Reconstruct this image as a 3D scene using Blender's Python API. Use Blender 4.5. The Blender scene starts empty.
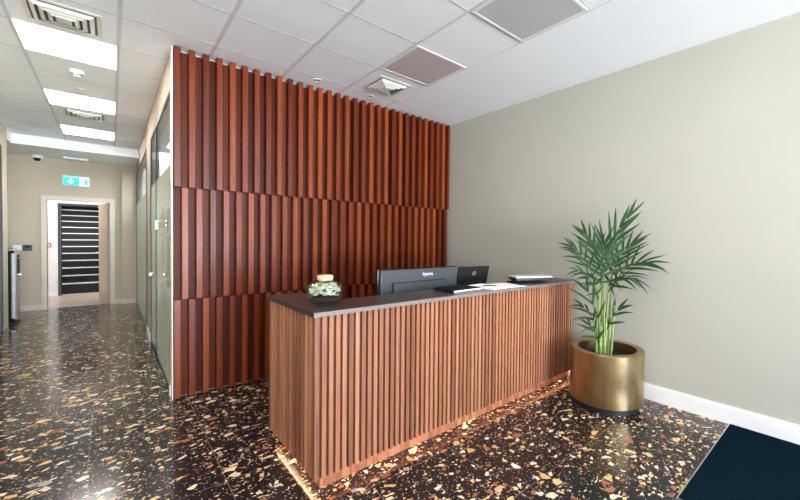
import bpy, bmesh, math, random
from mathutils import Vector, Matrix, Euler
random.seed(11)
C = bpy.context.scene.collection
PI = math.pi

# ------------------------------------------------------------------ helpers
class MB:
    """collects shapes and links them as one mesh object"""
    def __init__(self):
        self.bm = bmesh.new()
    def box(self, x0, x1, y0, y1, z0, z1, M=None, bev=0.0):
        vs = [Vector((x, y, z)) for z in (z0, z1) for y in (y0, y1) for x in (x0, x1)]
        if M is not None:
            vs = [M @ v for v in vs]
        v = [self.bm.verts.new(p) for p in vs]
        fs = []
        for f in ((0, 2, 3, 1), (4, 5, 7, 6), (0, 1, 5, 4), (2, 6, 7, 3), (0, 4, 6, 2), (1, 3, 7, 5)):
            fs.append(self.bm.faces.new([v[i] for i in f]))
        if bev > 0:
            es = set()
            for f in fs:
                es.update(f.edges)
            bmesh.ops.bevel(self.bm, geom=list(es), offset=bev, segments=2, affect='EDGES', profile=0.6)
        return self
    def prism(self, pts, z0, z1, M=None):
        """pts: xy outline ccw, extruded in z"""
        lo = [Vector((p[0], p[1], z0)) for p in pts]
        hi = [Vector((p[0], p[1], z1)) for p in pts]
        if M is not None:
            lo = [M @ p for p in lo]; hi = [M @ p for p in hi]
        a = [self.bm.verts.new(p) for p in lo]; b = [self.bm.verts.new(p) for p in hi]
        n = len(a)
        self.bm.faces.new(a[::-1]); self.bm.faces.new(b)
        for i in range(n):
            self.bm.faces.new([a[i], a[(i + 1) % n], b[(i + 1) % n], b[i]])
        return self
    def quad(self, a, b, c, d):
        self.bm.faces.new([self.bm.verts.new(Vector(p)) for p in (a, b, c, d)])
        return self
    def cyl(self, c, r, h, n=32, axis='z', r2=None, M=None):
        r2 = r if r2 is None else r2
        A = []
        for k, (rr, t) in enumerate(((r, 0), (r2, h))):
            ring = []
            for i in range(n):
                a = 2 * PI * i / n
                u, v = rr * math.cos(a), rr * math.sin(a)
                p = {'z': (u, v, t), 'y': (u, t, -v), 'x': (t, u, v)}[axis]
                p = Vector(p) + Vector(c)
                if M is not None: p = M @ p
                ring.append(self.bm.verts.new(p))
            A.append(ring)
        self.bm.faces.new(A[0][::-1]); self.bm.faces.new(A[1])
        for i in range(n):
            self.bm.faces.new([A[0][i], A[0][(i + 1) % n], A[1][(i + 1) % n], A[1][i]])
        return self
    def lathe(self, prof, c=(0, 0, 0), n=48, close=False):
        rings = []
        for r, z in prof:
            if r < 1e-6:
                rings.append([self.bm.verts.new(Vector(c) + Vector((0, 0, z)))])
            else:
                rings.append([self.bm.verts.new(Vector(c) + Vector((r * math.cos(2 * PI * i / n), r * math.sin(2 * PI * i / n), z))) for i in range(n)])
        seq = list(zip(rings, rings[1:]))
        if close: seq.append((rings[-1], rings[0]))
        for A, B in seq:
            for i in range(n):
                j = (i + 1) % n
                if len(A) == 1 and len(B) == 1: continue
                if len(A) == 1: self.bm.faces.new([A[0], B[j], B[i]])
                elif len(B) == 1: self.bm.faces.new([A[i], A[j], B[0]])
                else: self.bm.faces.new([A[i], A[j], B[j], B[i]])
        return self
    def tube(self, pts, r, n=8, r_end=None):
        pts = [Vector(p) for p in pts]
        r_end = r if r_end is None else r_end
        rings = []
        N = len(pts)
        for k, p in enumerate(pts):
            d = (pts[min(k + 1, N - 1)] - pts[max(k - 1, 0)]).normalized()
            up = Vector((0, 0, 1)) if abs(d.z) < 0.95 else Vector((1, 0, 0))
            a = d.cross(up).normalized(); b = d.cross(a).normalized()
            rr = r + (r_end - r) * k / max(1, N - 1)
            rings.append([self.bm.verts.new(p + a * rr * math.cos(2 * PI * i / n) + b * rr * math.sin(2 * PI * i / n)) for i in range(n)])
        self.bm.faces.new(rings[0]); self.bm.faces.new(rings[-1][::-1])
        for A, B in zip(rings, rings[1:]):
            for i in range(n):
                self.bm.faces.new([A[i], B[i], B[(i + 1) % n], A[(i + 1) % n]])
        return self
    def ball(self, c, rx, ry, rz, u=20, v=12):
        M = Matrix.Translation(c) @ Matrix.Diagonal((rx, ry, rz, 1))
        bmesh.ops.create_uvsphere(self.bm, u_segments=u, v_segments=v, radius=1, matrix=M)
        return self
    def build(self, name, mat, parent=None, smooth=False, flat_angle=40):
        bmesh.ops.recalc_face_normals(self.bm, faces=list(self.bm.faces))
        me = bpy.data.meshes.new(name)
        self.bm.to_mesh(me); self.bm.free()
        o = bpy.data.objects.new(name, me)
        me.materials.append(mat)
        C.objects.link(o)
        if parent is not None: o.parent = parent
        if smooth:
            for p in me.polygons: p.use_smooth = True
            try: me.set_sharp_from_angle(angle=math.radians(flat_angle))
            except Exception: pass
        return o

def tag(o, label, cat, group=None, kind=None):
    o['label'] = label; o['category'] = cat
    if group: o['group'] = group
    if kind: o['kind'] = kind
    return o
def structure(o):
    o['kind'] = 'structure'; return o
def thing(name, loc, label, cat, rz=0.0, group=None):
    o = bpy.data.objects.new(name, None); C.objects.link(o)
    o.location = loc; o.rotation_euler = (0, 0, rz); o.empty_display_size = 0.1
    return tag(o, label, cat, group)
def dup(root, loc, label):
    r = root.copy(); C.objects.link(r); r.location = loc; r['label'] = label
    for ch in list(root.children):
        c = ch.copy(); C.objects.link(c); c.parent = r
        for g in ch.children:
            q = g.copy(); C.objects.link(q); q.parent = c
    return r

# ------------------------------------------------------------------ materials
class NT:
    def __init__(self, name):
        self.m = bpy.data.materials.new(name); self.m.use_nodes = True
        self.t = self.m.node_tree; self.N = self.t.nodes
        self.b = self.N['Principled BSDF']; self.out = self.N['Material Output']
    def n(self, typ, **kw):
        nd = self.N.new(typ)
        for k, v in kw.items(): setattr(nd, k, v)
        return nd
    def l(self, a, b): self.t.links.new(a, b)
    def val(self, sock, v):
        if hasattr(v, 'is_linked') or hasattr(v, 'links'): self.l(v, sock)
        else: sock.default_value = v
    def math(self, op, a, b=0.0, c=None):
        nd = self.n('ShaderNodeMath', operation=op)
        self.val(nd.inputs[0], a); self.val(nd.inputs[1], b)
        if c is not None: self.val(nd.inputs[2], c)
        return nd.outputs[0]
    def mix(self, f, a, b, blend='MIX'):
        nd = self.n('ShaderNodeMix', data_type='RGBA', blend_type=blend)
        self.val(nd.inputs['Factor'], f)
        for s, v in ((nd.inputs[6], a), (nd.inputs[7], b)):
            if isinstance(v, tuple): s.default_value = (*v[:3], 1)
            else: self.l(v, s)
        return nd.outputs[2]
    def ramp(self, f, stops, const=False):
        nd = self.n('ShaderNodeValToRGB'); cr = nd.color_ramp
        cr.interpolation = 'CONSTANT' if const else 'LINEAR'
        while len(cr.elements) < len(stops): cr.elements.new(0.5)
        for e, (p, c) in zip(cr.elements, stops):
            e.position = p; e.color = (*c[:3], 1)
        self.l(f, nd.inputs[0]); return nd.outputs[0]
    def coord(self, scale=None, what='Object'):
        o = self.n('ShaderNodeTexCoord').outputs[what]
        if scale:
            mp = self.n('ShaderNodeMapping'); mp.inputs['Scale'].default_value = scale
            self.l(o, mp.inputs[0]); return mp.outputs[0]
        return o
    def noise(self, vec, scale, detail=3, rough=0.5):
        nd = self.n('ShaderNodeTexNoise'); self.l(vec, nd.inputs['Vector'])
        nd.inputs['Scale'].default_value = scale; nd.inputs['Detail'].default_value = detail
        nd.inputs['Roughness'].default_value = rough
        return nd.outputs['Fac']
    def bump(self, h, strength, dist=0.01):
        nd = self.n('ShaderNodeBump'); nd.inputs['Strength'].default_value = strength
        nd.inputs['Distance'].default_value = dist
        self.l(h, nd.inputs['Height']); self.l(nd.outputs[0], self.b.inputs['Normal'])
    def set(self, col=None, rough=None, metal=None, spec=None, coat=None, coat_rough=None):
        i = self.b.inputs
        if col is not None:
            if isinstance(col, tuple): i['Base Color'].default_value = (*col[:3], 1)
            else: self.l(col, i['Base Color'])
        if rough is not None: self.val(i['Roughness'], rough)
        if metal is not None: i['Metallic'].default_value = metal
        if spec is not None: i['Specular IOR Level'].default_value = spec
        if coat is not None: i['Coat Weight'].default_value = coat
        if coat_rough is not None: i['Coat Roughness'].default_value = coat_rough
        return self

def plain(name, col, rough=0.5, metal=0.0, var=0.04, nscale=9.0, spec=0.5, bump=0.0):
    t = NT(name)
    f = t.noise(t.coord(), nscale, 3)
    lo = tuple(max(0, c * (1 - var)) for c in col); hi = tuple(min(1, c * (1 + var)) for c in col)
    t.set(t.ramp(f, [(0.3, lo), (0.7, hi)]), rough, metal, spec)
    if bump: t.bump(t.noise(t.coord(), nscale * 12, 2), bump, 0.002)
    return t.m

def emissive(name, col, strength):
    t = NT(name); t.set(col, 0.5)
    t.b.inputs['Emission Color'].default_value = (*col, 1); t.b.inputs['Emission Strength'].default_value = strength
    return t.m

def wood(name, dark, mid, light, pitch, axis, offset, rough=0.35, coat=0.3, vary=0.9, spec=0.3):
    """veneered slats: each slat has its own tone, grain runs up it"""
    t = NT(name)
    sep = t.n('ShaderNodeSeparateXYZ'); t.l(t.coord(), sep.inputs[0])
    cell = t.math('FLOOR', t.math('DIVIDE', t.math('SUBTRACT', sep.outputs[axis], offset), pitch))
    info = t.n('ShaderNodeObjectInfo')
    cmb = t.n('ShaderNodeCombineXYZ'); t.l(cell, cmb.inputs[0]); t.l(info.outputs['Random'], cmb.inputs[1])
    wn = t.n('ShaderNodeTexWhiteNoise', noise_dimensions='3D'); t.l(cmb.outputs[0], wn.inputs['Vector'])
    mp = t.n('ShaderNodeMapping'); mp.inputs['Scale'].default_value = (55, 55, 1.6)
    add = t.n('ShaderNodeVectorMath', operation='ADD'); t.l(t.coord(), add.inputs[0])
    off = t.n('ShaderNodeVectorMath', operation='SCALE'); t.l(wn.outputs['Color'], off.inputs[0]); off.inputs['Scale'].default_value = 7.0
    t.l(off.outputs[0], add.inputs[1]); t.l(add.outputs[0], mp.inputs[0])
    grain = t.noise(mp.outputs[0], 1.0, 5, 0.62)
    mp2 = t.n('ShaderNodeMapping'); mp2.inputs['Scale'].default_value = (9, 9, 1.1); t.l(add.outputs[0], mp2.inputs[0])
    blot = t.noise(mp2.outputs[0], 1.0, 2, 0.5)
    f = t.math('ADD', t.math('MULTIPLY', wn.outputs['Value'], 0.42 * vary), t.math('MULTIPLY', grain, 0.45))
    f = t.math('ADD', f, t.math('MULTIPLY', blot, 0.22))
    col = t.ramp(f, [(0.22, dark), (0.52, mid), (0.86, light)])
    t.set(col, t.math('ADD', t.math('MULTIPLY', grain, 0.18), rough - 0.09), 0, spec, coat, 0.18)
    t.bump(grain, 0.12, 0.002)
    return t.m

def terrazzo():
    t = NT('terrazzo')
    co = t.coord()
    nz = t.n('ShaderNodeTexNoise'); t.l(co, nz.inputs['Vector']); nz.inputs['Scale'].default_value = 17; nz.inputs['Detail'].default_value = 2
    d = t.n('ShaderNodeVectorMath', operation='SCALE'); t.l(nz.outputs['Color'], d.inputs[0]); d.inputs['Scale'].default_value = 0.035
    a = t.n('ShaderNodeVectorMath', operation='ADD'); t.l(co, a.inputs[0]); t.l(d.outputs[0], a.inputs[1])
    vec = a.outputs[0]
    base = t.ramp(t.noise(co, 45, 4, 0.7), [(0.3, (0.0055, 0.006, 0.008)), (0.62, (0.013, 0.014, 0.0175)), (0.8, (0.047, 0.047, 0.052))])
    STONE = [(0.0, (0.70, 0.51, 0.25)), (0.22, (0.76, 0.63, 0.41)), (0.40, (0.64, 0.42, 0.15)), (0.55, (0.36, 0.12, 0.065)),
             (0.70, (0.26, 0.095, 0.06)), (0.80, (0.74, 0.67, 0.56)), (0.92, (0.34, 0.34, 0.36)), (0.96, (0.46, 0.20, 0.12))]
    cur = base
    for sc, p, e0, e1, rot in ((120, 0.08, 0.10, 0.25, 0.3), (58, 0.10, 0.10, 0.25, 1.1), (27, 0.15, 0.10, 0.26, 0.0), (16.0, 0.15, 0.11, 0.25, 0.7)):
        mp = t.n('ShaderNodeMapping'); mp.inputs['Rotation'].default_value = (0, 0, rot); mp.inputs['Location'].default_value = (sc * .37, sc * .11, 0)
        mp.inputs['Scale'].default_value = (1.0, 1.25, 1)
        t.l(vec, mp.inputs[0])
        v = t.n('ShaderNodeTexVoronoi', voronoi_dimensions='2D', feature='F1'); t.l(mp.outputs[0], v.inputs['Vector']); v.inputs['Scale'].default_value = sc
        e = t.n('ShaderNodeTexVoronoi', voronoi_dimensions='2D', feature='DISTANCE_TO_EDGE'); t.l(mp.outputs[0], e.inputs['Vector']); e.inputs['Scale'].default_value = sc
        s = t.n('ShaderNodeSeparateColor'); t.l(v.outputs['Color'], s.inputs[0])
        pick = t.math('LESS_THAN', s.outputs[0], p)
        thr = t.math('ADD', t.math('MULTIPLY', s.outputs[1], e1 - e0), e0)
        inside = t.math('GREATER_THAN', e.outputs['Distance'], thr)
        st = t.ramp(s.outputs[2], STONE, const=True)
        st = t.mix(t.math('MULTIPLY', t.noise(co, 60, 3), 0.22), st, (0.30, 0.18, 0.10))
        cur = t.mix(t.math('MULTIPLY', pick, inside), cur, st)
    # tile joints
    sep = t.n('ShaderNodeSeparateXYZ'); t.l(co, sep.inputs[0])
    masks = []
    for ax, off in ((0, 0.49), (1, 1.25)):
        fr = t.math('FRACT', t.math('DIVIDE', t.math('SUBTRACT', sep.outputs[ax], off - 0.6 * 20 - 0.0015), 0.6))
        masks.append(t.math('LESS_THAN', fr, 0.005))
    j = t.math('MULTIPLY', t.math('MAXIMUM', masks[0], masks[1]), 0.6)
    cur = t.mix(j, cur, (0.30, 0.27, 0.24))
    t.set(cur, t.math('ADD', t.math('MULTIPLY', t.noise(co, 3.0, 3), 0.06), 0.13), 0, 0.5)
    return t.m

def glass_mat(name, tint, frost=0.0, frost_col=(0.6, 0.66, 0.6)):
    t = NT(name); t.N.remove(t.b)
    tr = t.n('ShaderNodeBsdfTransparent'); tr.inputs[0].default_value = (*tint, 1)
    gl = t.n('ShaderNodeBsdfGlossy'); gl.inputs['Roughness'].default_value = 0.02
    lw = t.n('ShaderNodeLayerWeight'); lw.inputs['Blend'].default_value = 0.5
    fr = t.math('ADD', t.math('MULTIPLY', t.math('POWER', lw.outputs['Facing'], 5.0), 0.75), 0.04)
    body = tr.outputs[0]
    if frost > 0:
        df = t.n('ShaderNodeBsdfDiffuse'); df.inputs[0].default_value = (*frost_col, 1)
        tl = t.n('ShaderNodeBsdfTranslucent'); tl.inputs[0].default_value = (*frost_col, 1)
        m0 = t.n('ShaderNodeMixShader'); m0.inputs[0].default_value = 0.5; t.l(df.outputs[0], m0.inputs[1]); t.l(tl.outputs[0], m0.inputs[2])
        m1 = t.n('ShaderNodeMixShader')
        nz = t.noise(t.coord(), 300, 1)
        t.val(m1.inputs[0], t.math('ADD', t.math('MULTIPLY', nz, 0.1), frost - 0.05))
        t.l(tr.outputs[0], m1.inputs[1]); t.l(m0.outputs[0], m1.inputs[2]); body = m1.outputs[0]
    m = t.n('ShaderNodeMixShader'); t.l(fr, m.inputs[0]); t.l(body, m.inputs[1]); t.l(gl.outputs[0], m.inputs[2])
    t.l(m.outputs[0], t.out.inputs[0])
    return t.m

M = {}
M['terrazzo'] = terrazzo()
M['wall'] = plain('wall_paint', (0.445, 0.437, 0.378), 0.75, var=0.02, nscale=2, bump=0.05)
M['wall_white'] = plain('white_wall_paint', (0.74, 0.71, 0.68), 0.75, var=0.02, nscale=2)
M['wall_corr'] = plain('corridor_paint', (0.50, 0.415, 0.315), 0.7, var=0.02, nscale=2)
M['trimw'] = plain('white_gloss_paint', (0.82, 0.82, 0.82), 0.4, var=0.02)
M['beige_trim'] = plain('beige_gloss_paint', (0.60, 0.52, 0.42), 0.4, var=0.02)
M['plaster'] = plain('ceiling_plaster', (0.90, 0.925, 0.975), 0.8, var=0.01, nscale=2)
M['tee'] = plain('ceiling_grid_metal', (0.68, 0.69, 0.72), 0.5, var=0.02)
M['joint'] = plain('ceiling_shadow_groove', (0.46, 0.47, 0.50), 0.8)
M['slot'] = plain('vent_throat', (0.16, 0.16, 0.155), 0.8)
M['white'] = plain('white_plastic', (0.80, 0.80, 0.78), 0.4, var=0.02)
M['offwhite'] = plain('cream_enamel', (0.78, 0.77, 0.71), 0.45, var=0.03)
M['black'] = plain('black_plastic', (0.012, 0.012, 0.013), 0.4, var=0.2)
M['dark'] = plain('dark_void', (0.006, 0.006, 0.007), 0.8, var=0.2)
M['frame'] = plain('black_powder_coat', (0.018, 0.018, 0.018), 0.45, var=0.2)
M['chrome'] = plain('brushed_steel', (0.62, 0.60, 0.57), 0.28, 1.0, var=0.06)
M['silver'] = plain('silver_plastic', (0.36, 0.36, 0.36), 0.35, 0.4, var=0.05)
M['pale_grey'] = plain('pale_grey_plastic', (0.62, 0.62, 0.58), 0.45, var=0.03)
M['matt_black'] = plain('matt_black_cover', (0.012, 0.012, 0.013), 0.75, var=0.2, spec=0.05)
M['housing'] = plain('gunmetal_plastic', (0.062, 0.066, 0.072), 0.42, 0.2, var=0.05)
M['paper'] = plain('white_paper', (0.92, 0.91, 0.92), 0.7, var=0.02)
M['stone'] = plain('dark_stone_laminate', (0.034, 0.026, 0.024), 0.30, var=0.25, nscale=60)
M['stone_lit_edge'] = plain('stone_edge_highlight', (0.20, 0.165, 0.15), 0.25, var=0.15, nscale=60)  # window light on the stone's front edge, put into the colour
M['led'] = emissive('warm_led', (1.0, 0.68, 0.42), 45.0)
M['panel_light'] = emissive('led_panel', (1.0, 0.96, 0.91), 10.0)
M['red'] = plain('red_plastic', (0.55, 0.03, 0.02), 0.4)
M['cork'] = plain('cork', (0.62, 0.40, 0.24), 0.8, var=0.25, nscale=90)
M['soil'] = plain('dark_soil', (0.014, 0.011, 0.009), 0.95, var=0.6, nscale=60, bump=0.8)
M['stem'] = plain('palm_stem', (0.26, 0.36, 0.10), 0.5, var=0.3, nscale=14)
M['lobby_floor'] = plain('pale_wood_floor', (0.30, 0.24, 0.19), 0.3, var=0.15, nscale=5)
M['kick'] = plain('steel_kick_plate', (0.40, 0.36, 0.32), 0.35, 0.9)
M['door_wood'] = plain('pale_door_laminate', (0.55, 0.43, 0.32), 0.45, var=0.06)
M['nosing'] = plain('pale_nosing', (0.66, 0.66, 0.63), 0.5)
M['glass'] = glass_mat('clear_glass', (0.86, 0.92, 0.88))
M['bowl_glass'] = glass_mat('bowl_glass', (0.95, 0.97, 0.95))
M['film'] = glass_mat('frosted_film', (0.80, 0.88, 0.82), 0.85, (0.66, 0.69, 0.64))
M['dark_glass'] = plain('smoked_glass', (0.012, 0.012, 0.013), 0.05, var=0.1)
M['screen'] = plain('screen_glass', (0.008, 0.008, 0.010), 0.15, var=0.1)
M['wall_wood'] = wood('mahogany_slats', (0.042, 0.0055, 0.002), (0.145, 0.0245, 0.0065), (0.31, 0.072, 0.018), 0.104, 0, 0.36, 0.34, 0.05, .9, .2)
M['wall_wood_b'] = wood('mahogany_slats_shifted', (0.042, 0.0055, 0.002), (0.145, 0.0245, 0.0065), (0.31, 0.072, 0.018), 0.104, 0, 0.412, 0.34, 0.05, .9, .2)
DK = ((0.14, 0.047, 0.022), (0.36, 0.145, 0.073), (0.54, 0.26, 0.145))
M['wall_wood_back'] = wood('shaded_mahogany_board', (0.030, 0.0045, 0.002), (0.080, 0.0145, 0.005), (0.15, 0.033, 0.010), 0.104, 0, 0.36, 0.42, 0.0, .9, .12)  # same timber as the slats, recess shade put into its colour
M['desk_front'] = wood('walnut_slats', *DK, 0.0405, 0, 0.0, 0.42, 0.15, 0.7)
M['desk_side'] = wood('walnut_side_slats', *DK, 0.062, 1, 0.0445, 0.42, 0.15, 1.5)
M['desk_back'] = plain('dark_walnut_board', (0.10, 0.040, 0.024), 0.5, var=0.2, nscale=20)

def brass():
    t = NT('brushed_brass')
    mp = t.n('ShaderNodeMapping'); mp.inputs['Scale'].default_value = (14, 14, 1.2); t.l(t.coord(), mp.inputs[0])
    f = t.noise(mp.outputs[0], 1.0, 4, 0.6); g = t.noise(t.coord(), 5, 3, 0.6)
    c = t.ramp(t.math('ADD', t.math('MULTIPLY', f, 0.5), t.math('MULTIPLY', g, 0.5)), [(0.32, (0.30, 0.205, 0.10)), (0.55, (0.50, 0.37, 0.20)), (0.75, (0.62, 0.50, 0.31))])
    t.set(c, t.math('ADD', t.math('MULTIPLY', g, 0.18), 0.22), 1.0)
    return t.m
M['brass'] = brass()
def leafmat(name, a, b):
    t = NT(name)
    f = t.noise(t.coord(), 7, 3); t.set(t.ramp(f, [(0.3, a), (0.7, b)]), 0.5, 0, 0.22)
    return t.m
M['leaf'] = leafmat('palm_leaf', (0.009, 0.032, 0.009), (0.030, 0.085, 0.020))
M['leaf_pale'] = leafmat('palm_leaf_pale', (0.03, 0.08, 0.035), (0.075, 0.15, 0.075))
M['foliage'] = leafmat('succulent_leaf', (0.72, 0.78, 0.60), (0.92, 0.93, 0.86))
M['foliage_dark'] = leafmat('moss', (0.30, 0.42, 0.24), (0.55, 0.62, 0.42))
M['moss_red'] = leafmat('rust_leaf', (0.16, 0.08, 0.06), (0.28, 0.16, 0.12))
def carpet():
    t = NT('woven_mat')
    co = t.coord()
    w = t.n('ShaderNodeTexWave', wave_type='BANDS', bands_direction='DIAGONAL'); t.l(co, w.inputs['Vector']); w.inputs['Scale'].default_value = 42; w.inputs['Distortion'].default_value = 2.5; w.inputs['Detail'].default_value = 1
    mp = t.n('ShaderNodeMapping'); mp.inputs['Rotation'].default_value = (0, 0, PI / 2); t.l(co, mp.inputs[0])
    w2 = t.n('ShaderNodeTexWave', wave_type='BANDS', bands_direction='DIAGONAL'); t.l(mp.outputs[0], w2.inputs['Vector']); w2.inputs['Scale'].default_value = 42; w2.inputs['Distortion'].default_value = 2.5
    h = t.math('MULTIPLY', w.outputs['Fac'], w2.outputs['Fac'])
    t.set(t.ramp(h, [(0.1, (0.002, 0.007, 0.012)), (0.8, (0.009, 0.028, 0.042))]), 1.0, 0, 0.0)
    t.bump(h, 0.6, 0.004)
    return t.m
M['mat'] = carpet()
def perforated(name, col):
    t = NT(name)
    v = t.n('ShaderNodeTexVoronoi', voronoi_dimensions='2D', feature='F1'); t.l(t.coord(), v.inputs['Vector']); v.inputs['Scale'].default_value = 90; v.inputs['Randomness'].default_value = 0.0
    m = t.math('LESS_THAN', v.outputs['Distance'], 0.3)
    t.set(t.mix(m, col, tuple(c * 0.55 for c in col)), 0.55, 0.1)
    return t.m
M['perf_purple'] = perforated('perforated_mauve', (0.66, 0.565, 0.585))
M['perf_grey'] = perforated('perforated_grey', (0.62, 0.63, 0.65))

# ------------------------------------------------------------------ camera (phone ultra-wide, level, slightly off-centre crop)
H = 1.418
yaw, pitch, roll, F = 0.7446, -0.0175, 0.0114, 371.7
d = Vector((math.sin(yaw), math.cos(yaw), 0)); rt = Vector((math.cos(yaw), -math.sin(yaw), 0)); up = Vector((0, 0, 1))
fw = d * math.cos(pitch) + up * math.sin(pitch); u2 = up * math.cos(pitch) - d * math.sin(pitch)
R_ = rt * math.cos(roll) + u2 * math.sin(roll); U_ = u2 * math.cos(roll) - rt * math.sin(roll)
cam = bpy.data.cameras.new('camera'); co = bpy.data.objects.new('camera', cam); C.objects.link(co)
co.matrix_world = Matrix(((R_.x, U_.x, -fw.x, 0), (R_.y, U_.y, -fw.y, 0), (R_.z, U_.z, -fw.z, H), (0, 0, 0, 1)))
cam.sensor_width = 36; cam.lens = F / 800 * 36
cam.shift_x = -(453.5 - 400) / 800; cam.shift_y = (246.04 - 250) / 800
cam.clip_start = 0.02
bpy.context.scene.camera = co

# ------------------------------------------------------------------ setting
XL, XG, XR = -1.17, 0.388, 3.56      # corridor wall, partition face, right wall
YF, YW, YE = -7.0, 3.961, 10.44      # glazed front, slat faces, end wall
ZC = 3.043
s = 0.6078; gx, gy = 0.6606, 3.1221  # ceiling grid
gi = lambda i: gx + i * s
gj = lambda j: gy + j * s

structure(MB().box(-2.4, 3.8, YF - 0.2, YE + .10, -0.1, 0).build('floor', M['terrazzo']))
structure(MB().box(-2.4, 3.8, YF - 0.2, 9.2, ZC, ZC + 0.12).build('ceiling', M['plaster']))
structure(MB().box(-2.4, XG, 9.2, YE, 2.885, ZC + .12).box(-2.4, XL - .001, 8.861, 9.2, 2.885, ZC + .12).build('trim_1', M['trimw']))   # bulkhead and lowered soffit
# suspended grid
g = MB()
for i in range(-3, 4):
    x = gi(i)
    if x < XL + .02: continue
    w = 0.013 if i < 3 else 0.006
    y1 = 9.2 if i < 0 else YW + 0.02
    g.box(x - w, x + w, YF, y1, ZC - 0.004, ZC + 0.01)
structure(g.build('trim_2', M['tee']))
g = MB()
for j in range(-16, 11):
    y = gj(j)
    x1 = gi(3) if y < YW - .05 else XG + .0
    if y > 9.15: continue
    g.box(XL, x1, y - 0.0045, y + 0.0045, ZC - 0.0015, ZC + 0.01)
structure(g.build('trim_3', M['joint']))
structure(MB().box(XR, XR + .15, YF - .2, YE, 0, ZC).build('wall_right', M['wall']))
structure(MB().box(XR - .016, XR, YF, 2.07, 0, 0.125).box(XR - .012, XR, YF, 2.07, .125, .14).build('baseboard_right', M['trimw']))
# glazed shop front behind the viewer
w = MB().box(-2.4, 3.8, YF - .15, YF, 2.75, ZC)
w.box(-1.12, -1.0, YF - .15, YF, 0, 2.75).box(2.8, 3.5, YF - .15, YF, 0, 2.75)
for x in (-2.4, -1.2, 3.5): w.box(x, x + (.06 if x > 0 else .08), YF - .15, YF, 0, 2.75)
structure(w.build('wall_front', M['wall_white']))
w = MB()
for x in (-.97, .25, 1.5, 2.77): w.box(x - .03, x + .03, YF - .1, YF - .03, 0.05, 2.75)
w.box(-1.0, 2.8, YF - .1, YF - .03, 0, .06)
structure(w.build('window_1', M['frame']))
# left corridor wall with a dark glazed door
w = MB().box(XL - .12, XL, 8.52, 8.86, 0, ZC).box(XL - .12, XL, YF, 6.8, 0, ZC).box(XL - .12, XL, 6.8, 8.52, 2.72, ZC)
structure(w.build('wall_left', M['wall_corr']))
dd = structure(MB().box(XL - .09, XL - .05, 6.8, 8.52, 0, 2.72).build('door_3', M['dark_glass']))
MB().box(XL - .1, XL - .002, 8.42, 8.52, 0, 2.72).box(XL - .1, XL - .01, 6.8, 6.87, 0, 2.72).box(XL - .1, XL - .01, 6.8, 8.52, 2.65, 2.72).build('door_frame', M['frame'], dd)
MB().box(XL - .05, XL - .03, 8.2, 8.4, 1.05, 1.15).build('door_handle', M['chrome'], dd)
structure(MB().box(-2.4, -2.25, YF, YE, 0, ZC).build('wall_alcove', M['wall_corr']))
# end wall with a doorway
DX0, DX1, DZ = -0.895, -0.015, 2.095
w = MB().box(-2.4, DX0, YE, YE + .1, 0, ZC).box(DX1, XG + .1, YE, YE + .1, 0, ZC).box(DX0, DX1, YE, YE + .1, DZ, ZC)
structure(w.build('wall_back', M['wall_corr']))
structure(MB().box(0.17, XG, YE - .10, YE, 0, 2.885).build('wall_pillar', M['wall_corr']))
w = MB().box(DX0 - .075, DX0, YE - .02, YE + .1, 0, DZ + .075).box(DX1, DX1 + .075, YE - .02, YE + .1, 0, DZ + .075).box(DX0, DX1, YE - .02, YE + .1, DZ, DZ + .075)
structure(w.build('trim_4', M['beige_trim']))
structure(MB().box(-2.2, DX0 - .075, YE - .014, YE, 0, .10).box(DX1 + .075, .17, YE - .014, YE, 0, .1).box(.17, XG - .01, YE - .114, YE - .10, 0, .1).build('baseboard_back', M['beige_trim']))
# door leaf folded back into the lobby
Md = Matrix.Translation((DX1 + .002, YE + .10, 0)) @ Matrix.Rotation(math.radians(100), 4, 'Z')
dr = structure(MB().box(0.0, .82, 0, .044, 0.006, DZ - .005, Md).build('door_1', M['door_wood']))
MB().box(0.0, .80, .0445, .047, .02, .22, Md).build('kick_plate', M['kick'], dr)
MB().box(.70, .745, .0445, .052, .95, 1.2, Md).tube([Md @ Vector((.72, .05, 1.05)), Md @ Vector((.72, .10, 1.05)), Md @ Vector((.60, .10, 1.05))], .009).build('door_handle', M['chrome'], dr)
for z in (.25, 1.0, 1.85): MB().cyl((0.0, .05, z), .009, .1, 12, 'z', None, Md).build('hinge', M['chrome'], dr)

# lobby beyond and its stair
LY = 12.6
structure(MB().box(-2.6, 1.2, YE + .10, LY + 5, -0.1, 0).build('floor_lobby', M['lobby_floor']))
structure(MB().box(-2.6, 1.2, YE + .10, LY + 5, 2.9, 3.0).build('ceiling_lobby', M['plaster']))
SX0, SX1, SZ = -0.86, 0.12, 2.11
w = MB().box(-2.6, SX0, LY, LY + .12, 0, 2.9).box(SX1, 1.2, LY, LY + .12, 0, 2.9).box(SX0, SX1, LY, LY + .12, SZ, 2.9)
structure(w.build('wall_lobby', M['wall_white']))
structure(MB().box(-2.6, -2.5, YE + .1, LY, 0, 2.9).box(1.1, 1.2, YE + .1, LY, 0, 2.9).build('wall_side', M['wall_white']))
structure(MB().box(-2.5, SX0 - .05, LY - .014, LY, 0, .1).build('baseboard_lobby', M['trimw']))
structure(MB().box(SX0 - .05, SX0, LY - .02, LY + .14, 0, SZ).box(SX0 - .05, SX1 + .05, LY - .02, LY + .14, SZ, SZ + .05).build('trim_5', M['frame']))
st = thing('staircase', (0, LY + .14, 0), 'dark staircase with pale step edges climbing away beyond the far doorway', 'staircase')
stn = MB().box(SX0 - .34, SX0 - .31, .0, 4.0, 0.0, 2.85); stn.build('stringer', M['frame'], st)
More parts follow.
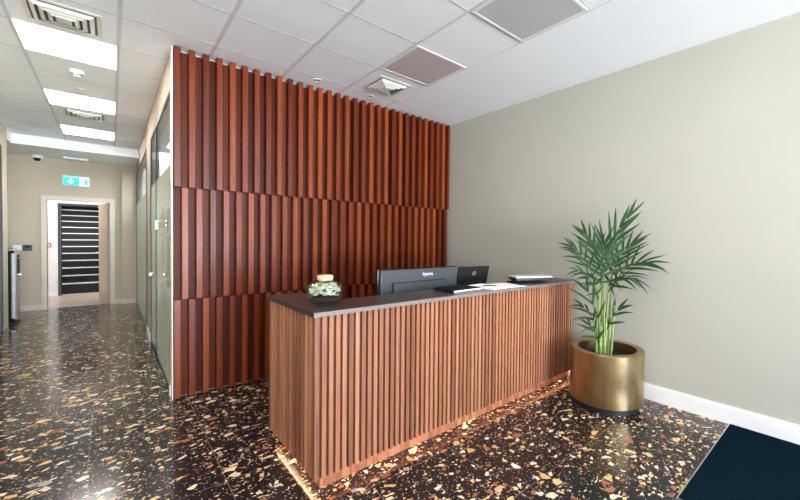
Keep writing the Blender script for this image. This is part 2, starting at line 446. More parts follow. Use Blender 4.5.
for k in range(12):
    y0, z0 = .16 + .27 * k, .25 + .175 * k
    if z0 > 2.3: break
    tr = MB().box(SX0 - .309, SX1 - .005, y0, y0 + .27, (0 if k == 0 else z0 - .175), z0 - .002).build('tread', M['dark'], st)
    MB().box(SX0 - .305, SX1 - .01, y0 - .006, y0 + .045, z0 - .022, z0 + .002).build('nosing', M['nosing'], tr)
structure(MB().box(SX0 - .45, SX0 - .35, LY + .15, 17, 0, 2.9).box(SX1, SX1 + .1, LY + .15, 17, 0, 2.9).box(SX0 - .35, SX1, 16.9, 17, 0, 2.9).build('wall_stair', M['dark']))

# partition with the office behind it
structure(MB().box(XG + .0, XG + .1, 4.053, 10.44, 2.72, ZC).build('wall_partition', M['wall_corr']))
structure(MB().box(XG, XR, 4.052, 4.1, 0, ZC).build('wall_feature', M['wall_corr']))
structure(MB().box(XG + .0, XG + .1, 6.45, 7.0, 0, 2.72).build('wall_pier', M['wall_corr']))
structure(MB().box(XG - .004, XG + .0035, 3.99, 4.10, 0, ZC - .002).build('trim_6', M['offwhite']))
structure(MB().box(XG - .012, XG + .1, 4.1, 4.13, 0, .09).box(XG - .012, XG, 6.45, 7.0, 0, .1).build('baseboard_partition', M['trimw']))

def glazing(name, y0, y1, label, posts, film=True):
    root = thing(name, (XG + .016, y0, 0), label, 'glass partition')
    L = y1 - y0
    f = MB().box(-.013, .013, 0, L, 2.69, 2.72).box(-.013, .013, 0, L, 0, .03)
    for a, b in posts: f.box(-.014, .014, a, b, 0, 2.72)
    f.build('frame', M['frame'], root)
    edges = [0.0] + [v for p in posts for v in p] + [L]
    for a, b in zip(edges[0::2], edges[1::2]):
        if b - a < .05: continue
        p = MB().box(-.006, .006, a, b, .035, 2.68).build('glass_pane', M['glass'], root)
        if film: MB().box(-.0075, -.0065, a, b, .035, 2.07).build('frosted_film', M['film'], p)
    return root
gp = glazing('glass_partition', 4.13, 6.45, 'tall black framed glass partition with frosted lower part, beside the slatted wall', [(1.50, 1.525), (2.24, 2.32)])
MB().tube([(-.02, 1.60, .97), (-.07, 1.60, .97), (-.07, 1.42, .97)], .011).tube([(-.02, 1.60, .93), (-.02, 1.60, 1.12)], .016).build('door_handle', M['chrome'], gp)
MB().box(-.014, -.008, .45, 1.50, 1.56, 1.572).box(-.014, -.008, .45, 1.50, 1.52, 1.532).box(-.02, -.008, 1.44, 1.54, 1.50, 1.60).build('manifestation_strip', M['chrome'], gp)
glazing('glass_partition', 7.0, 10.33, 'black framed glass partition further along the corridor, past the cream pier', [(0.0, .30), (3.25, 3.33)])
structure(MB().box(XG + .1, XR, 10.30, 10.44, 0, ZC).build('wall_office', M['wall_white']))

# feature wall of timber slats
fw_ = thing('slat_wall_cladding', (0, YW, 0), 'floor to ceiling wall cladding of reddish-brown timber slats in three tiers behind the desk', 'wall cladding')
def tier(z0, z1, shift, mat, back_top, proud=0.0):
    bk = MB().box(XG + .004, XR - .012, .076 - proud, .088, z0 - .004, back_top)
    m = MB()
    x = .397 + shift - (.104 if shift else 0)
    while x < XR - .02:
        a, b = max(x, XG + .002), min(x + .047, XR - .012)
        if b - a > .008:
            c = .003
            m.prism([(a, .0755 - proud), (a, c - proud), (a + c, -proud), (b - c, -proud), (b, c - proud), (b, .0755 - proud)], z0, z1)
        x += .104
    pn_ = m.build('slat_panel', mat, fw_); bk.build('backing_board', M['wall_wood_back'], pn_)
    return pn_
tier(1.846, ZC - .006, 0.0, M['wall_wood'], 3.022, .012)
tier(.874, 1.838, .054, M['wall_wood_b'], 1.841, .006)
tier(.012, .866, 0.0, M['wall_wood'], .869, .0)

# ------------------------------------------------------------------ reception desk
DL, DD, DT = 2.752, .805, 1.014
dk = thing('reception_desk', (.799, 1.967, 0), 'long walnut slatted reception desk with dark stone top and glowing underside', 'reception desk', .0)
# slats on the front
m = MB(); n = 0; x = .012
ZB = .082
while x + .024 < DL - .02:
    m.box(x, x + .0245, .012, .0325, ZB, DT - .028, None, .002); x += .0405
m.box(.0115, .036, .0115, .036, ZB, DT - .028)
m.build('front_slats', M['desk_front'], dk)
m = MB(); y = .062
while y + .034 < DD - .01:
    m.box(.012, .0325, y, y + .034, ZB, DT - .028, None, .002); y += .062
m.build('side_slats', M['desk_side'], dk)
MB().box(.0326, DL - .02, .0326, .042, ZB, DT - .028).build('front_board', M['desk_back'], dk)
MB().box(.0326, .042, .0422, DD - .012, ZB, DT - .028).build('side_board', M['desk_back'], dk)
MB().box(.012, .23, DD - .011, DD + .004, ZB, DT - .028).build('end_board', M['desk_back'], dk)
MB().box(.21, .228, .34, DD - .012, ZB, DT - .028).box(.228, DL - .01, .322, .34, ZB, DT - .028).build('inner_board', M['desk_back'], dk)
ct = MB().prism([(0, 0), (DL, 0), (DL, .345), (.235, .345), (.235, DD + .006), (0, DD + .006)], DT - .026, DT)
ct = ct.build('countertop', M['stone'], dk)
MB().box(.0, DL, -.0025, -.0004, DT - .026, DT - .001).build('edge_highlight', M['stone_lit_edge'], ct)  # pale strip painting the lit front edge of the slab
MB().box(.0425, DL - .02, .0425, .32, .1125, .13).box(.0425, .209, .3205, DD - .012, .1125, .13).build('base_panel', M['desk_back'], dk)
MB().box(.066, DL - .02, .066, .30, 0, .112).box(.066, .20, .3005, DD - .03, 0, .112).build('plinth', M['desk_front'], dk)
MB().box(.0585, DL - .02, .0525, .0585, .106, .1115).box(.0525, .0585, .0525, DD - .03, .106, .1115).build('led_strip', M['led'], dk)
MB().box(.229, DL - .02, .341, .98, .715, .74).build('work_surface', M['desk_back'], dk)
for px in (.6, 2.4): MB().box(px, px + .05, .90, .95, 0, .7145).build('leg', M['chrome'], dk)

def on_desk(lx, ly):
    a = .0
    return (.799 + lx * math.cos(a) - ly * math.sin(a), 1.967 + lx * math.sin(a) + ly * math.cos(a))

def text_mesh(name, body, size, mat, parent, loc, rot, depth=.0006, align='CENTER'):
    cu = bpy.data.curves.new(name, 'FONT'); cu.body = body; cu.size = size; cu.extrude = depth
    cu.align_x = align; cu.align_y = 'CENTER'; cu.resolution_u = 3
    o = bpy.data.objects.new(name, cu); C.objects.link(o)
    bpy.context.view_layer.update()
    me = bpy.data.meshes.new_from_object(o.evaluated_get(bpy.context.evaluated_depsgraph_get()))
    bpy.data.objects.remove(o); bpy.data.curves.remove(cu)
    me.name = name; me.materials.clear(); me.materials.append(mat)
    q = bpy.data.objects.new(name, me); C.objects.link(q); q.parent = parent
    q.location = loc; q.rotation_euler = rot
    return q

# glass terrarium
bx, by = 0.965, 2.205
tb = thing('terrarium', (bx, by, DT), 'round glass terrarium of pale succulents with a cork stopper, on the desk corner', 'terrarium')
MB().lathe([(.0, .001), (.07, .0), (.088, .012), (.118, .05), (.127, .085), (.116, .122), (.088, .148), (.058, .160), (.054, .168), (.050, .168), (.054, .158), (.084, .145), (.112, .120), (.123, .085), (.114, .052), (.084, .015), (.0, .006)]).build('glass_bowl', M['bowl_glass'], tb, True)
MB().lathe([(0, .155), (.048, .155), (.051, .158), (.053, .186), (.049, .190), (0, .190)]).build('cork_lid', M['cork'], tb, True)
MB().lathe([(0, .0075), (.082, .016), (.098, .035), (.100, .042), (.06, .05), (0, .048)], n=32).build('soil', M['soil'], tb, True, 80)
rng = random.Random(5)
def rosette(mb, c, r, n, tilt):
    for k in range(n):
        a = 2 * PI * k / n + rng.random(); el = tilt * (0.5 + rng.random())
        dv = Vector((math.cos(a) * math.cos(el), math.sin(a) * math.cos(el), math.sin(el)))
        sd = dv.cross(Vector((0, 0, 1))).normalized() * r * .3; nn = sd.cross(dv).normalized() * r * .12
        p0 = Vector(c); p1 = p0 + dv * r * .55; p2 = p0 + dv * r
        vs = [mb.bm.verts.new(p) for p in (p0, p1 + sd, p2, p1 - sd, p1 + nn)]
        for f in ((0, 1, 4), (1, 2, 4), (2, 3, 4), (3, 0, 4), (0, 3, 2, 1)):
            mb.bm.faces.new([vs[i] for i in f])
for mat, cnt, nm, zr in (('foliage', 75, 'succulent', (.055, .125)), ('foliage_dark', 16, 'moss_tuft', (.05, .135)), ('moss_red', 5, 'rust_leaf_tuft', (.09, .125))):
    m = MB()
    for _ in range(cnt):
        a = rng.random() * 2 * PI; z = rng.uniform(*zr); rmax = .088 if z < .1 else .070
        rr = rmax * rng.random() ** .3
        if nm == 'rust_leaf_tuft': a = PI * .75 + rng.random() * .9
        rosette(m, (rr * math.cos(a), rr * math.sin(a), z), rng.uniform(.018, .032), 9, .5)
    m.build(nm, M[mat], tb)['kind'] = 'stuff'
tb.scale = (.9, .9, .93)

# monitor seen from behind, standing on the low work surface
mo = thing('monitor', (1.955, 2.51, .741), 'large dark grey computer monitor turned away, seen from behind over the desk', 'monitor', .0)
MZ = .424
MB().box(-.405, .405, .0, .028, MZ - .30, MZ, None, .004).build('back_housing', M['housing'], mo)
MB().box(-.418, .418, .0285, .05, MZ - .315, MZ + .008, None, .003).build('screen', M['screen'], mo)
MB().box(-.30, .265, -.022, -.0005, MZ - .30, MZ - .105, None, .004).build('rear_cover', M['housing'], mo)
MB().box(-.305, .27, -.004, -.0004, MZ - .1045, MZ - .100).box(-.3055, -.3005, -.004, -.0004, MZ - .30, MZ - .1045).build('seam', M['matt_black'], mo)
MB().box(-.05, .05, -.035, -.0225, .0, MZ - .20).build('stand', M['black'], mo)
MB().box(-.14, .14, -.10, .10, 0, .012, None, .004).build('stand_base', M['black'], mo)
text_mesh('logo', 'iiyama', .046, M['white'], mo, (.06, -.0008, MZ - .045), (PI / 2, 0, 0))

# laptop on a riser
lp = thing('laptop', (2.655, 2.66, .753), 'open black laptop with round logo on its lid, raised beside the monitor', 'laptop', -.10)
MB().box(-.15, .15, -.05, .17, 0, .008).box(-.15, -.14, -.02, .15, .008, .16).box(.14, .15, -.02, .15, .008, .16).box(-.15, .15, -.03, .17, .16, .166).build('riser', M['silver'], lp)
MB().box(-.19, .19, -.04, .21, .1665, .184, None, .004).build('keyboard_base', M['black'], lp)
Ml = Matrix.Translation((0, -.04, .184)) @ Matrix.Rotation(math.radians(14), 4, 'X')
ld = MB().box(-.20, .20, -.007, .0, .0, .225, Ml, .002).build('lid', M['black'], lp)
MB().box(-.188, .188, .0003, .001, .012, .215, Ml).build('display', M['screen'], ld)
lg = MB()
for i in range(28):
    a0, a1 = 2 * PI * i / 28, 2 * PI * (i + 1) / 28
    q = []
    for rr, aa in ((.020, a0), (.020, a1), (.0165, a1), (.0165, a0)):
        q.append(Ml @ Vector((rr * math.cos(aa) + .01, -.0076, rr * math.sin(aa) + .155)))
    lg.quad(*q)
lg.build('logo_ring', M['white'], lp)
text_mesh('logo', 'DELL', .013, M['white'], lp, Ml @ Vector((.01, -.0076, .155)), (PI / 2 - math.radians(-14), 0, 0), .0002)

# things lying on the counter
x, y = on_desk(1.25, .19)
fo = thing('document_folder', (x, y, DT + .0005), 'flat black document folder lying on the desk before the monitor', 'folder', .05)
MB().box(-.165, .165, -.11, .11, 0, .003, None, .001).build('cover', M['matt_black'], fo)
MB().box(-.16, .161, -.108, .105, .0032, .016).build('sheets', M['paper'], fo)
MB().box(-.165, .150, -.11, .11, .0162, .0215, None, .001).box(-.170, -.1655, -.11, .11, 0, .0215).build('cover', M['matt_black'], fo)
x, y = on_desk(1.555, .16)
tag(MB().box(-.105, .105, -.145, .145, 0, .012).build('paper_stack', M['paper']), 'thin stack of white papers nearest the black folder on the desk', 'papers').matrix_world = Matrix.Translation((x, y, DT + .0005)) @ Matrix.Rotation(.10, 4, 'Z')
x, y = on_desk(1.80, .15)
tag(MB().box(-.105, .105, -.145, .145, 0, .003).build('paper_sheet', M['paper']), 'loose white sheets right of the paper stack, at the desk front edge', 'papers').matrix_world = Matrix.Translation((x, y, DT + .0005)) @ Matrix.Rotation(-.12, 4, 'Z')
x, y = on_desk(1.56, .13)
pn = thing('pen', (x, y, DT + .0175), 'dark pen lying across the white papers on the desk', 'pen', -.6)
MB().tube([(-.06, 0, 0), (.05, 0, 0)], .0045).build('barrel', M['black'], pn); MB().tube([(.0505, 0, 0), (.07, 0, 0)], .0042, 8, .001).build('tip', M['chrome'], pn)
x, y = on_desk(2.14, .19)
tag(MB().box(-.15, .15, -.10, .10, 0, .012, None, .002).build('notebook', M['matt_black']), 'black notebook lying flat in front of the silver scanner', 'notebook').matrix_world = Matrix.Translation((x, y, DT + .0005)) @ Matrix.Rotation(-.3, 4, 'Z')
x, y = on_desk(2.26, .225)
sc_ = thing('document_scanner', (x, y, DT + .0125), 'flat silver document scanner on the right end of the desk', 'scanner', -.45)
MB().box(-.19, .19, -.085, .085, 0.0005, .026, None, .005).build('body', M['black'], sc_)
MB().box(-.20, .20, -.095, .095, .0265, .044, None, .006).build('lid', M['pale_grey'], sc_)

# ------------------------------------------------------------------ potted palm
PX, PY, PR, PZ = 3.213, 1.478, .302, .488
pp = thing('potted_palm', (PX, PY, 0), 'green kentia palm in a round brushed brass planter between desk and wall', 'plant')
MB().lathe([(PR - .012, .05), (PR, .056), (PR, PZ - .004), (PR - .004, PZ), (PR - .058, PZ), (PR - .062, PZ - .004), (PR - .062, PZ - .20), (0, PZ - .20)], n=72).build('planter', M['brass'], pp, True)
MB().lathe([(0, 0), (PR - .03, 0), (PR - .03, .0495), (0, .0495)], n=48).build('plinth', M['black'], pp, True)
MB().lathe([(PR - .065, PZ - .10), (PR - .1, PZ - .085), (0, PZ - .07)], n=36).build('soil', M['soil'], pp, True)

E1 = Vector((.415, -.91, 0)); E3 = Vector((.91, .415, 0)); EZ = Vector((0, 0, 1))
def L(u, v, e=0.0):
    """a spot on the palm: sideways, up and away from the window, in metres (from centimetre-like survey units)"""
    k = 1 + e / 3.4
    return E1 * ((u - 609) / 123 * k) + EZ * (1.418 + ((403 - v) / 114 - 1.418) * k) + E3 * e

def bez(P, t):
    n = len(P) - 1
    out = Vector((0, 0, 0))
    for i, p in enumerate(P): out += p * (math.comb(n, i) * t ** i * (1 - t) ** (n - i))
    return out
def leaflet(mb, p0, dirv, nrm, length, width, droop):
    side = dirv.cross(nrm).normalized()
    prev = None; S = 6
    for k in range(S + 1):
        t = k / S
        c = p0 + dirv * length * t - EZ * droop * length * t * t
        w = width * (math.sin(PI * (0.12 + 0.88 * t) ** 0.75) * .9 + .03) if k < S else .0008
        fold = nrm * w * .25
        row = [mb.bm.verts.new(c - side * w * .5 + fold), mb.bm.verts.new(c), mb.bm.verts.new(c + side * w * .5 + fold)]
        if prev:
            for a in (0, 1): mb.bm.faces.new([prev[a], prev[a + 1], row[a + 1], row[a]])
        prev = row
rl = random.Random(3)
def frond(P, base, n, Lmax, nrm, mat, ang0=62, ang1=14, wid=.03, droop=.18, t0=.0, sides=(-1, 1), prof=None):
    pts = [L(*p) for p in P]; nrm = (E1 * nrm[0] + EZ * nrm[1] + E3 * nrm[2]).normalized()
    m = MB()
    m.tube([bez(pts, i / 10) for i in range(11)], .006, 6, .0012)
    for sd in sides:
        for k in range(n):
            t = t0 + (1 - t0) * (k + .5) / n
            p = bez(pts, t); tg = (bez(pts, min(1, t + .02)) - bez(pts, max(0, t - .02))).normalized()
            nn = (nrm - tg * nrm.dot(tg)).normalized(); lat = tg.cross(nn).normalized() * sd
            a = math.radians(ang0 + (ang1 - ang0) * t + rl.uniform(-5, 5))
            dv = (tg * math.cos(a) + lat * math.sin(a) + nn * rl.uniform(-.10, .22)).normalized()
            ln = Lmax * ((.55 + 1.0 * t) if t < .45 else (1.0 - (t - .45) * .75)) * rl.uniform(.9, 1.06)
            leaflet(m, p, dv, nn, ln, wid * rl.uniform(.85, 1.1), droop * rl.uniform(.5, 1.3))
    fr = m.build('frond', M[mat], pp, True, 60)
    q = [L(*p) for p in base] + [pts[0]]
    path = [bez(q, i / 8) for i in range(9)]
    MB().tube(path, .0075, 8, .0055).build('stalk', M['stem'], fr, True, 80)
# (path of the rib; stalk; leaflets per side; longest leaflet; facing)
frond([(605, 272, .03), (606, 254, .04), (611, 236, .05), (630, 214, .10)], [(604, 356, 0), (603, 310, .02)], 7, 0.313, (0.15, .15, -1), 'leaf', 48, 8, 0.0294, .02)
frond([(602, 286, -.05), (603, 268, -.10), (603, 256, -.14), (605, 244, -.20)], [(602, 356, -.03), (600, 320, -.03)], 8, 0.418, (-.1, .35, -1), 'leaf_pale', 68, 12, 0.0276, .06)
frond([(613, 290, .06), (622, 268, .08), (634, 258, .08), (650, 262, .05)], [(609, 356, .04), (610, 320, .05)], 8, 0.267, (-.15, .45, -.9), 'leaf', 62, 12, 0.0239, .18)
frond([(599, 290, .04), (591, 266, .06), (580, 252, .06), (570, 247, .02)], [(601, 356, .03), (601, 320, .04)], 7, 0.267, (.2, .45, -.9), 'leaf', 60, 12, 0.0230, .25)
frond([(610, 286, .08), (615, 266, .14), (622, 252, .16), (633, 243, .16)], [(607, 356, .08), (608, 310, .08)], 7, 0.302, (-.2, .2, -1), 'leaf', 54, 10, 0.0258, .05)
frond([(603, 280, .10), (599, 260, .14), (593, 244, .18), (584, 232, .22)], [(605, 356, .08), (604, 310, .10)], 6, 0.302, (.2, .2, -1), 'leaf', 54, 10, 0.0258, .08)
frond([(610, 292, -.06), (616, 278, -.14), (626, 273, -.18), (638, 280, -.20)], [(607, 356, -.05), (608, 326, -.05)], 5, 0.220, (0, .8, -.6), 'leaf', 60, 16, 0.0221, .40)
frond([(600, 300, -.05), (594, 282, -.10), (585, 272, -.16), (575, 272, -.2)], [(603, 356, -.06), (602, 330, -.05)], 5, 0.209, (.1, .7, -.7), 'leaf', 58, 14, 0.0221, .40)
frond([(603, 326, -.04), (597, 312, -.07), (591, 298, -.10), (586, 288, -.12)], [(604, 356, -.05), (604, 340, -.05)], 3, 0.313, (0, .4, -.9), 'leaf', 44, 8, 0.0239, .20)
frond([(602, 334, .00), (596, 322, .01), (589, 312, .02), (582, 308, .02)], [(603, 356, .0), (603, 345, .0)], 4, 0.255, (0, .6, -.8), 'leaf', 50, 10, 0.0239, .55)
frond([(609, 330, -.02), (613, 318, -.03), (617, 311, -.04), (622, 308, -.04)], [(607, 356, -.02), (608, 342, -.02)], 3, 0.232, (0, .6, -.8), 'leaf', 46, 8, 0.0276, .30)
frond([(602, 344, -.06), (598, 336, -.08), (594, 330, -.10), (590, 326, -.10)], [(604, 360, -.05), (604, 352, -.05)], 3, 0.220, (0, .5, -.9), 'leaf', 52, 10, 0.0239, .3)
for k, (u, e, v1, u1) in enumerate(((599, -.05, 285, 598), (602, .03, 280, 604), (606, -.02, 275, 605), (610, .04, 290, 613), (613, -.03, 305, 616))):
    MB().tube([L(u, 362, e), L((u + u1) / 2 + .6, (362 + v1) / 2, e), L(u1, v1, e * .8)], .0095, 8, .006).build('cane', M['stem'], pp, True, 80)

# ------------------------------------------------------------------ floor mat
em = thing('entrance_mat', (2.3, -1.45, 0), 'dark navy woven entrance mat set against the right wall', 'mat')
MB().box(-.004, XR - .02 - 2.3, 0, 2.09, 0.0005, .009).build('pile', M['mat'], em)
MB().box(-.010, XR - .02 - 2.3, 2.0905, 2.097, 0.0005, .008).box(-.011, -.0045, 0, 2.09, .0005, .008).build('edge_trim', M['chrome'], em)

# ------------------------------------------------------------------ ceiling fittings
def light_panel(i, j, label):
    t = thing('ceiling_light', (gi(i), gj(j), ZC), label, 'ceiling light', 0, 'square ceiling light panels along the corridor')
    e = .012
    MB().box(e, s - e, e, s - e, -.006, -.0045).build('diffuser', M['panel_light'], t)
    MB().box(e - .004, e, e - .004, s - e + .004, -.007, -.0042).box(s - e, s - e + .004, e - .004, s - e + .004, -.007, -.0042).box(e, s - e, e - .004, e, -.007, -.0042).box(e, s - e, s - e, s - e + .004, -.007, -.0042).build('frame', M['white'], t)
    return t
l0 = light_panel(-2, 2, 'nearest of the lit square ceiling panels, beside the square vent')
dup(l0, (gi(-2), gj(5), ZC), 'middle lit square ceiling panel, beyond the smoke detector')
dup(l0, (gi(-2), gj(8), ZC), 'farthest lit square ceiling panel, just before the bulkhead')

dup(l0, (gi(-2), gj(-1), ZC), 'added square fill light panel above the camera, outside the picture')  # this and the next three: unseen panels added because the room needed light
dup(l0, (gi(-2), gj(-4), ZC), 'added square fill light panel behind the camera, outside the picture')
dup(l0, (gi(1), gj(-4), ZC), 'added square fill light panel above the desk front, outside the picture')
dup(l0, (gi(1), gj(-8), ZC), 'added square fill light panel behind the camera on the right, outside the picture')
def vent(loc, w, label):
    t = thing('ceiling_vent', loc, label, 'air vent')
    h = w / 2
    f = MB()
    for k, (a, z) in enumerate(((1.0, -.004), (.80, -.012), (.60, -.018), (.40, -.024))):
        # concentric sloping rings of a four-way diffuser
        b = a - (.12 if k else .13)
        o, i_, zo, zi = h * a, h * b, z, z - (.016 if k else .003)
        ring_o = [(-o, -o), (o, -o), (o, o), (-o, o)]; ring_i = [(-i_, -i_), (i_, -i_), (i_, i_), (-i_, i_)]
        for q in range(4):
            p, r = ring_o[q], ring_o[(q + 1) % 4]; u, v = ring_i[q], ring_i[(q + 1) % 4]
            lo = [(p[0], p[1], zo), (r[0], r[1], zo), (v[0], v[1], zi), (u[0], u[1], zi)]
            hi = [(x_, y_, z_ + .0025) for x_, y_, z_ in lo]
            f.quad(*lo); f.quad(*hi)
            f.quad(lo[0], lo[1], hi[1], hi[0]); f.quad(lo[2], lo[3], hi[3], hi[2])
        if k == 0: f.build('outer_frame', M['offwhite'], t); f = MB()
        else: f.build('blade_ring', M['offwhite'], t); f = MB()
    MB().box(-h * .2, h * .2, -h * .2, h * .2, -.036, -.033).build('centre_plate', M['offwhite'], t)
    MB().box(-h * .97, h * .97, -h * .97, h * .97, -.003, -.001).build('dark_backing', M['slot'], t)
    return t
vent((gi(-2) + .5 * s, gj(1) + .5 * s, ZC), .41, 'square cream ceiling vent nearest the camera, above the corridor')
vent((gi(2) + .48 * s, gj(0) + .5 * s, ZC), .38, 'square white ceiling vent above the slatted wall, by the mauve grille')
vent((gi(-2) + .5 * s, gj(6) + .5 * s, ZC), .42, 'small far ceiling vent between the two farther light panels')
for i, j, mt, lab in ((2, -1, 'perf_purple', 'mauve grey perforated ceiling panel next to the white vent'), (2, -3, 'perf_grey', 'cool grey perforated ceiling panel nearest the camera, at the top of the picture')):
    t = thing('perforated_panel', (gi(i), gj(j), ZC), lab, 'ceiling grille')
    e = .035
    MB().box(e, s - e, e, s - e, -.005, -.002).build('grille', M[mt], t)
    MB().box(.014, e - .0005, .014, s - .014, -.007, -.001).box(s - e + .0005, s - .014, .014, s - .014, -.007, -.001).box(e, s - e, .014, e - .0005, -.007, -.001).box(e, s - e, s - e + .0005, s - .014, -.007, -.001).build('frame', M['white'], t)
t = thing('smoke_detector', (-.242, 5.265, ZC), 'white round smoke detector between the two nearest corridor lights', 'smoke detector')
MB().lathe([(0, 0), (.055, 0), (.055, -.018), (.046, -.03), (0, -.032)], n=32).build('base', M['white'], t, True)
MB().lathe([(.030, -.0325), (.034, -.052), (.026, -.06), (0, -.06)], n=24).build('sensor_head', M['white'], t, True)
MB().lathe([(.0338, -.040), (.0352, -.040), (.0360, -.047), (.0345, -.047)], n=24, close=True).build('sensor_slot', M['black'], t)
t = thing('sprinkler_head', (-.248, 5.885, ZC), 'tiny ceiling sprinkler just past the smoke detector', 'sprinkler')
MB().lathe([(0, 0), (.035, 0), (.035, -.005), (0, -.006)], n=20).build('plate', M['white'], t); MB().cyl((0, 0, -.03), .008, .0235, 10).build('nozzle', M['chrome'], t)
t = thing('sprinkler_head', (.30, 6.18, ZC), 'tiny ceiling sprinkler close above the glass partition', 'sprinkler')
MB().lathe([(0, 0), (.035, 0), (.035, -.005), (0, -.006)], n=20).build('plate', M['white'], t); MB().cyl((0, 0, -.03), .008, .0235, 10).build('nozzle', M['chrome'], t)
for px, lab in ((1.567, 'small round recessed downlight over the middle of the slatted wall'), (2.184, 'small round recessed downlight over the slatted wall, next to the square vent')):
    t = thing('downlight', (px, 3.80, ZC), lab, 'downlight')
    MB().lathe([(.044, -.001), (.044, -.005), (.030, -.007), (.030, -.001)], n=32, close=True).build('ring', M['white'], t, True)
    MB().lathe([(0, -.002), (.029, -.002), (.029, -.003), (0, -.003)], n=24).build('lens', M['silver'], t)

# ------------------------------------------------------------------ corridor end fittings
t = thing('exit_sign', (-.50, YE - .001, 2.47), 'blue-green lit exit sign with arrow above the far doorway', 'exit sign')
MB().box(-.185, .185, -.05, 0, -.085, .105, None, .004).build('housing', M['white'], t)
cy = emissive('exit_cyan', (0.0, 0.34, 0.46), 1.0); wh = emissive('exit_white', (0.75, 0.92, 0.92), 0.9)
MB().box(-.178, .05, -.0535, -.0505, -.08, .075).build('arrow_panel', cy, t)
MB().box(.05, .178, -.0535, -.0505, -.08, .075).build('figure_panel', wh, t)
a = MB()
for poly in ([(-.078, .055), (-.062, .055), (-.062, -.02), (-.078, -.02)], [(-.115, .0), (-.07, -.055), (-.025, .0), (-.045, .008), (-.07, -.022), (-.095, .008)]):
    a.prism(poly, .054, .0555, Matrix.Rotation(PI / 2, 4, 'X'))
a.build('arrow', wh, t)
a = MB()
for poly in ([(.125, -.065), (.165, -.065), (.165, .062), (.125, .062)], [(.085, .035), (.105, .035), (.105, .055), (.085, .055)],
             [(.075, -.01), (.095, -.015), (.115, .03), (.09, .033)], [(.062, .02), (.082, .026), (.08, .032), (.06, .028)], [(.065, -.06), (.078, -.06), (.095, -.012), (.078, -.01)],
             [(.088, -.02), (.098, -.012), (.118, -.035), (.110, -.045)]):
    a.prism(poly, .054, .0555, Matrix.Rotation(PI / 2, 4, 'X'))
a.build('running_figure', cy, t)
t = thing('security_camera', (-1.0, 10.30, 2.885), 'white dome security camera near the corner above the switches', 'security camera')
MB().lathe([(0, 0), (.075, 0), (.078, -.03), (.066, -.05), (0, -.05)], n=28).build('housing', M['white'], t, True)
MB().lathe([(.052, -.0505), (.046, -.08), (.028, -.098), (0, -.105)], n=24).build('dome', M['dark_glass'], t, True)
t = thing('emergency_light', (-.48, 10.10, 2.885), 'flat white emergency light bar on the soffit above the exit sign', 'emergency light')
MB().box(-.17, .17, -.04, .04, -.03, 0, None, .005).build('housing', M['white'], t); MB().box(-.155, .155, -.03, .03, -.034, -.0305).build('lens', M['paper'], t)
t = thing('wall_switch', (-1.265, YE - .0005, 1.175), 'white wall switch plate left of the black card reader', 'switch')
MB().box(-.055, .055, -.012, 0, -.05, .05, None, .003).build('plate', M['white'], t); MB().box(-.02, .02, -.017, -.0125, -.03, .03).build('rocker', M['white'], t)
t = thing('card_reader', (-1.14, YE - .0005, 1.175), 'black square card reader on the end wall beside the white switch', 'card reader')
MB().box(-.06, .06, -.03, 0, -.055, .055, None, .005).build('body', M['black'], t); MB().box(-.03, .03, -.0325, -.0305, .0, .03).build('display', M['screen'], t)
t = thing('call_point', (-1.065, LY - .0005, 1.18), 'small red fire call point on the white lobby wall', 'fire alarm call point')
MB().box(-.05, .05, -.035, 0, -.05, .05, None, .004).build('body', M['red'], t); MB().box(-.03, .03, -.0375, -.0355, -.025, .025).build('glass_window', M['white'], t)
# water dispenser, its front turned to the corridor
t = thing('water_dispenser', (-1.26, 9.12, 0), 'tall black and silver water dispenser against the left corridor wall end', 'water dispenser')
MB().box(-.17, .100, -.17, .17, .03, 1.155, None, .008).build('cabinet', M['matt_black'], t)
MB().box(.1005, .160, -.165, .165, .09, 1.125, None, .02).build('front_panel', M['silver'], t)
MB().box(.1605, .164, -.10, .13, .78, 1.09).build('dispensing_recess', M['dark'], t)
for yy in (-.03, .06): MB().tube([(.162, yy, 1.04), (.195, yy, 1.04), (.195, yy, 1.0)], .010).build('tap', M['chrome'], t)
MB().box(.1645, .21, -.08, .11, .775, .79).build('drip_tray', M['chrome'], t)
MB().box(-.16, .16, -.16, .16, 0, .0295).build('foot', M['dark'], t)
MB().tube([(.05, -.05, 1.155), (.09, -.05, 1.205), (.16, -.05, 1.19)], .012).build('lever', M['chrome'], t)

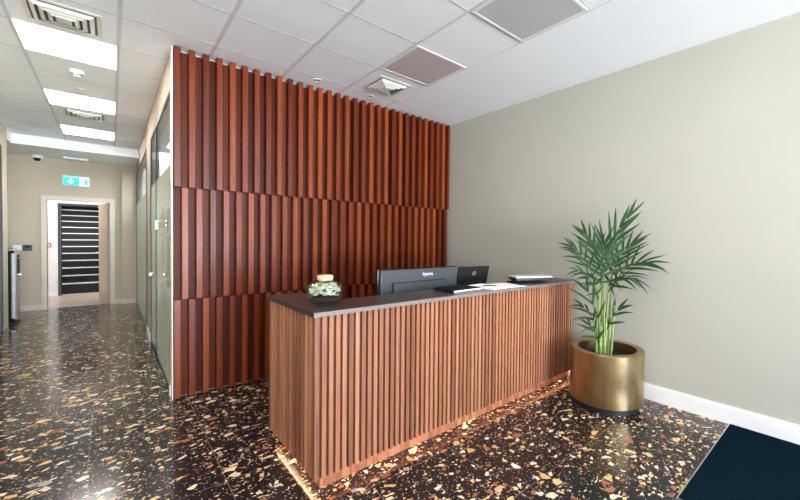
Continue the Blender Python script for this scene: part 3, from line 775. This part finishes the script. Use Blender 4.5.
# ------------------------------------------------------------------ light
W = bpy.data.worlds.new('sky'); bpy.context.scene.world = W; W.use_nodes = True
bg = W.node_tree.nodes['Background']; bg.inputs[0].default_value = (0.90, 0.95, 1.0, 1); bg.inputs[1].default_value = 36.0
wt = W.node_tree; tc = wt.nodes.new('ShaderNodeTexCoord'); sx = wt.nodes.new('ShaderNodeSeparateXYZ'); cr = wt.nodes.new('ShaderNodeValToRGB')
wt.links.new(tc.outputs['Generated'], sx.inputs[0]); mr = wt.nodes.new('ShaderNodeMapRange'); mr.inputs['From Min'].default_value = -1
wt.links.new(sx.outputs['Z'], mr.inputs[0]); wt.links.new(mr.outputs[0], cr.inputs[0])
cr.color_ramp.elements[0].position = .47; cr.color_ramp.elements[0].color = (.83, .92, 1.0, 1)      # sunlit paving outside
cr.color_ramp.elements[1].position = .53; cr.color_ramp.elements[1].color = (.30, .36, .44, 1)     # sky
wt.links.new(cr.outputs[0], bg.inputs[0])
def area(name, loc, rot, sx, sy, power, col, portal=False):
    a_ = bpy.data.lights.new(name, 'AREA'); a_.shape = 'RECTANGLE'; a_.size = sx; a_.size_y = sy; a_.energy = power; a_.color = col
    o = bpy.data.objects.new(name, a_); C.objects.link(o); o.location = loc; o.rotation_euler = rot
    if portal: a_.cycles.is_portal = True
    return o
area('window_portal', (.9, YF - .12, 1.38), (PI / 2, 0, 0), 3.8, 2.7, 1, (1, 1, 1), True)
# lamps of rooms out of sight: the lobby and the glazed office
area('lobby_lamp', (-.7, 11.5, 2.88), (0, 0, 0), 1.2, .6, 17, (1, .96, .93))
area('stair_fill', (-.5, 13.6, 2.88), (0, 0, 0), .8, 1.2, 70, (1, .97, .94))  # unseen light added to brighten the upper step edges
area('office_lamp', (2.0, 6.2, 3.03), (0, 0, 0), 1.2, 1.2, 120, (1, 1, .98))

sc = bpy.context.scene
sc.view_settings.view_transform = 'Standard'; sc.view_settings.look = 'None'
sc.view_settings.gamma = 1.0; sc.view_settings.use_curve_mapping = False
sc.view_settings.exposure = 0.93
sc.cycles.max_bounces = 12; sc.cycles.diffuse_bounces = 6; sc.cycles.glossy_bounces = 5; sc.cycles.transparent_max_bounces = 16
sc.cycles.use_denoising = True
sc.cycles.sample_clamp_indirect = 6.0
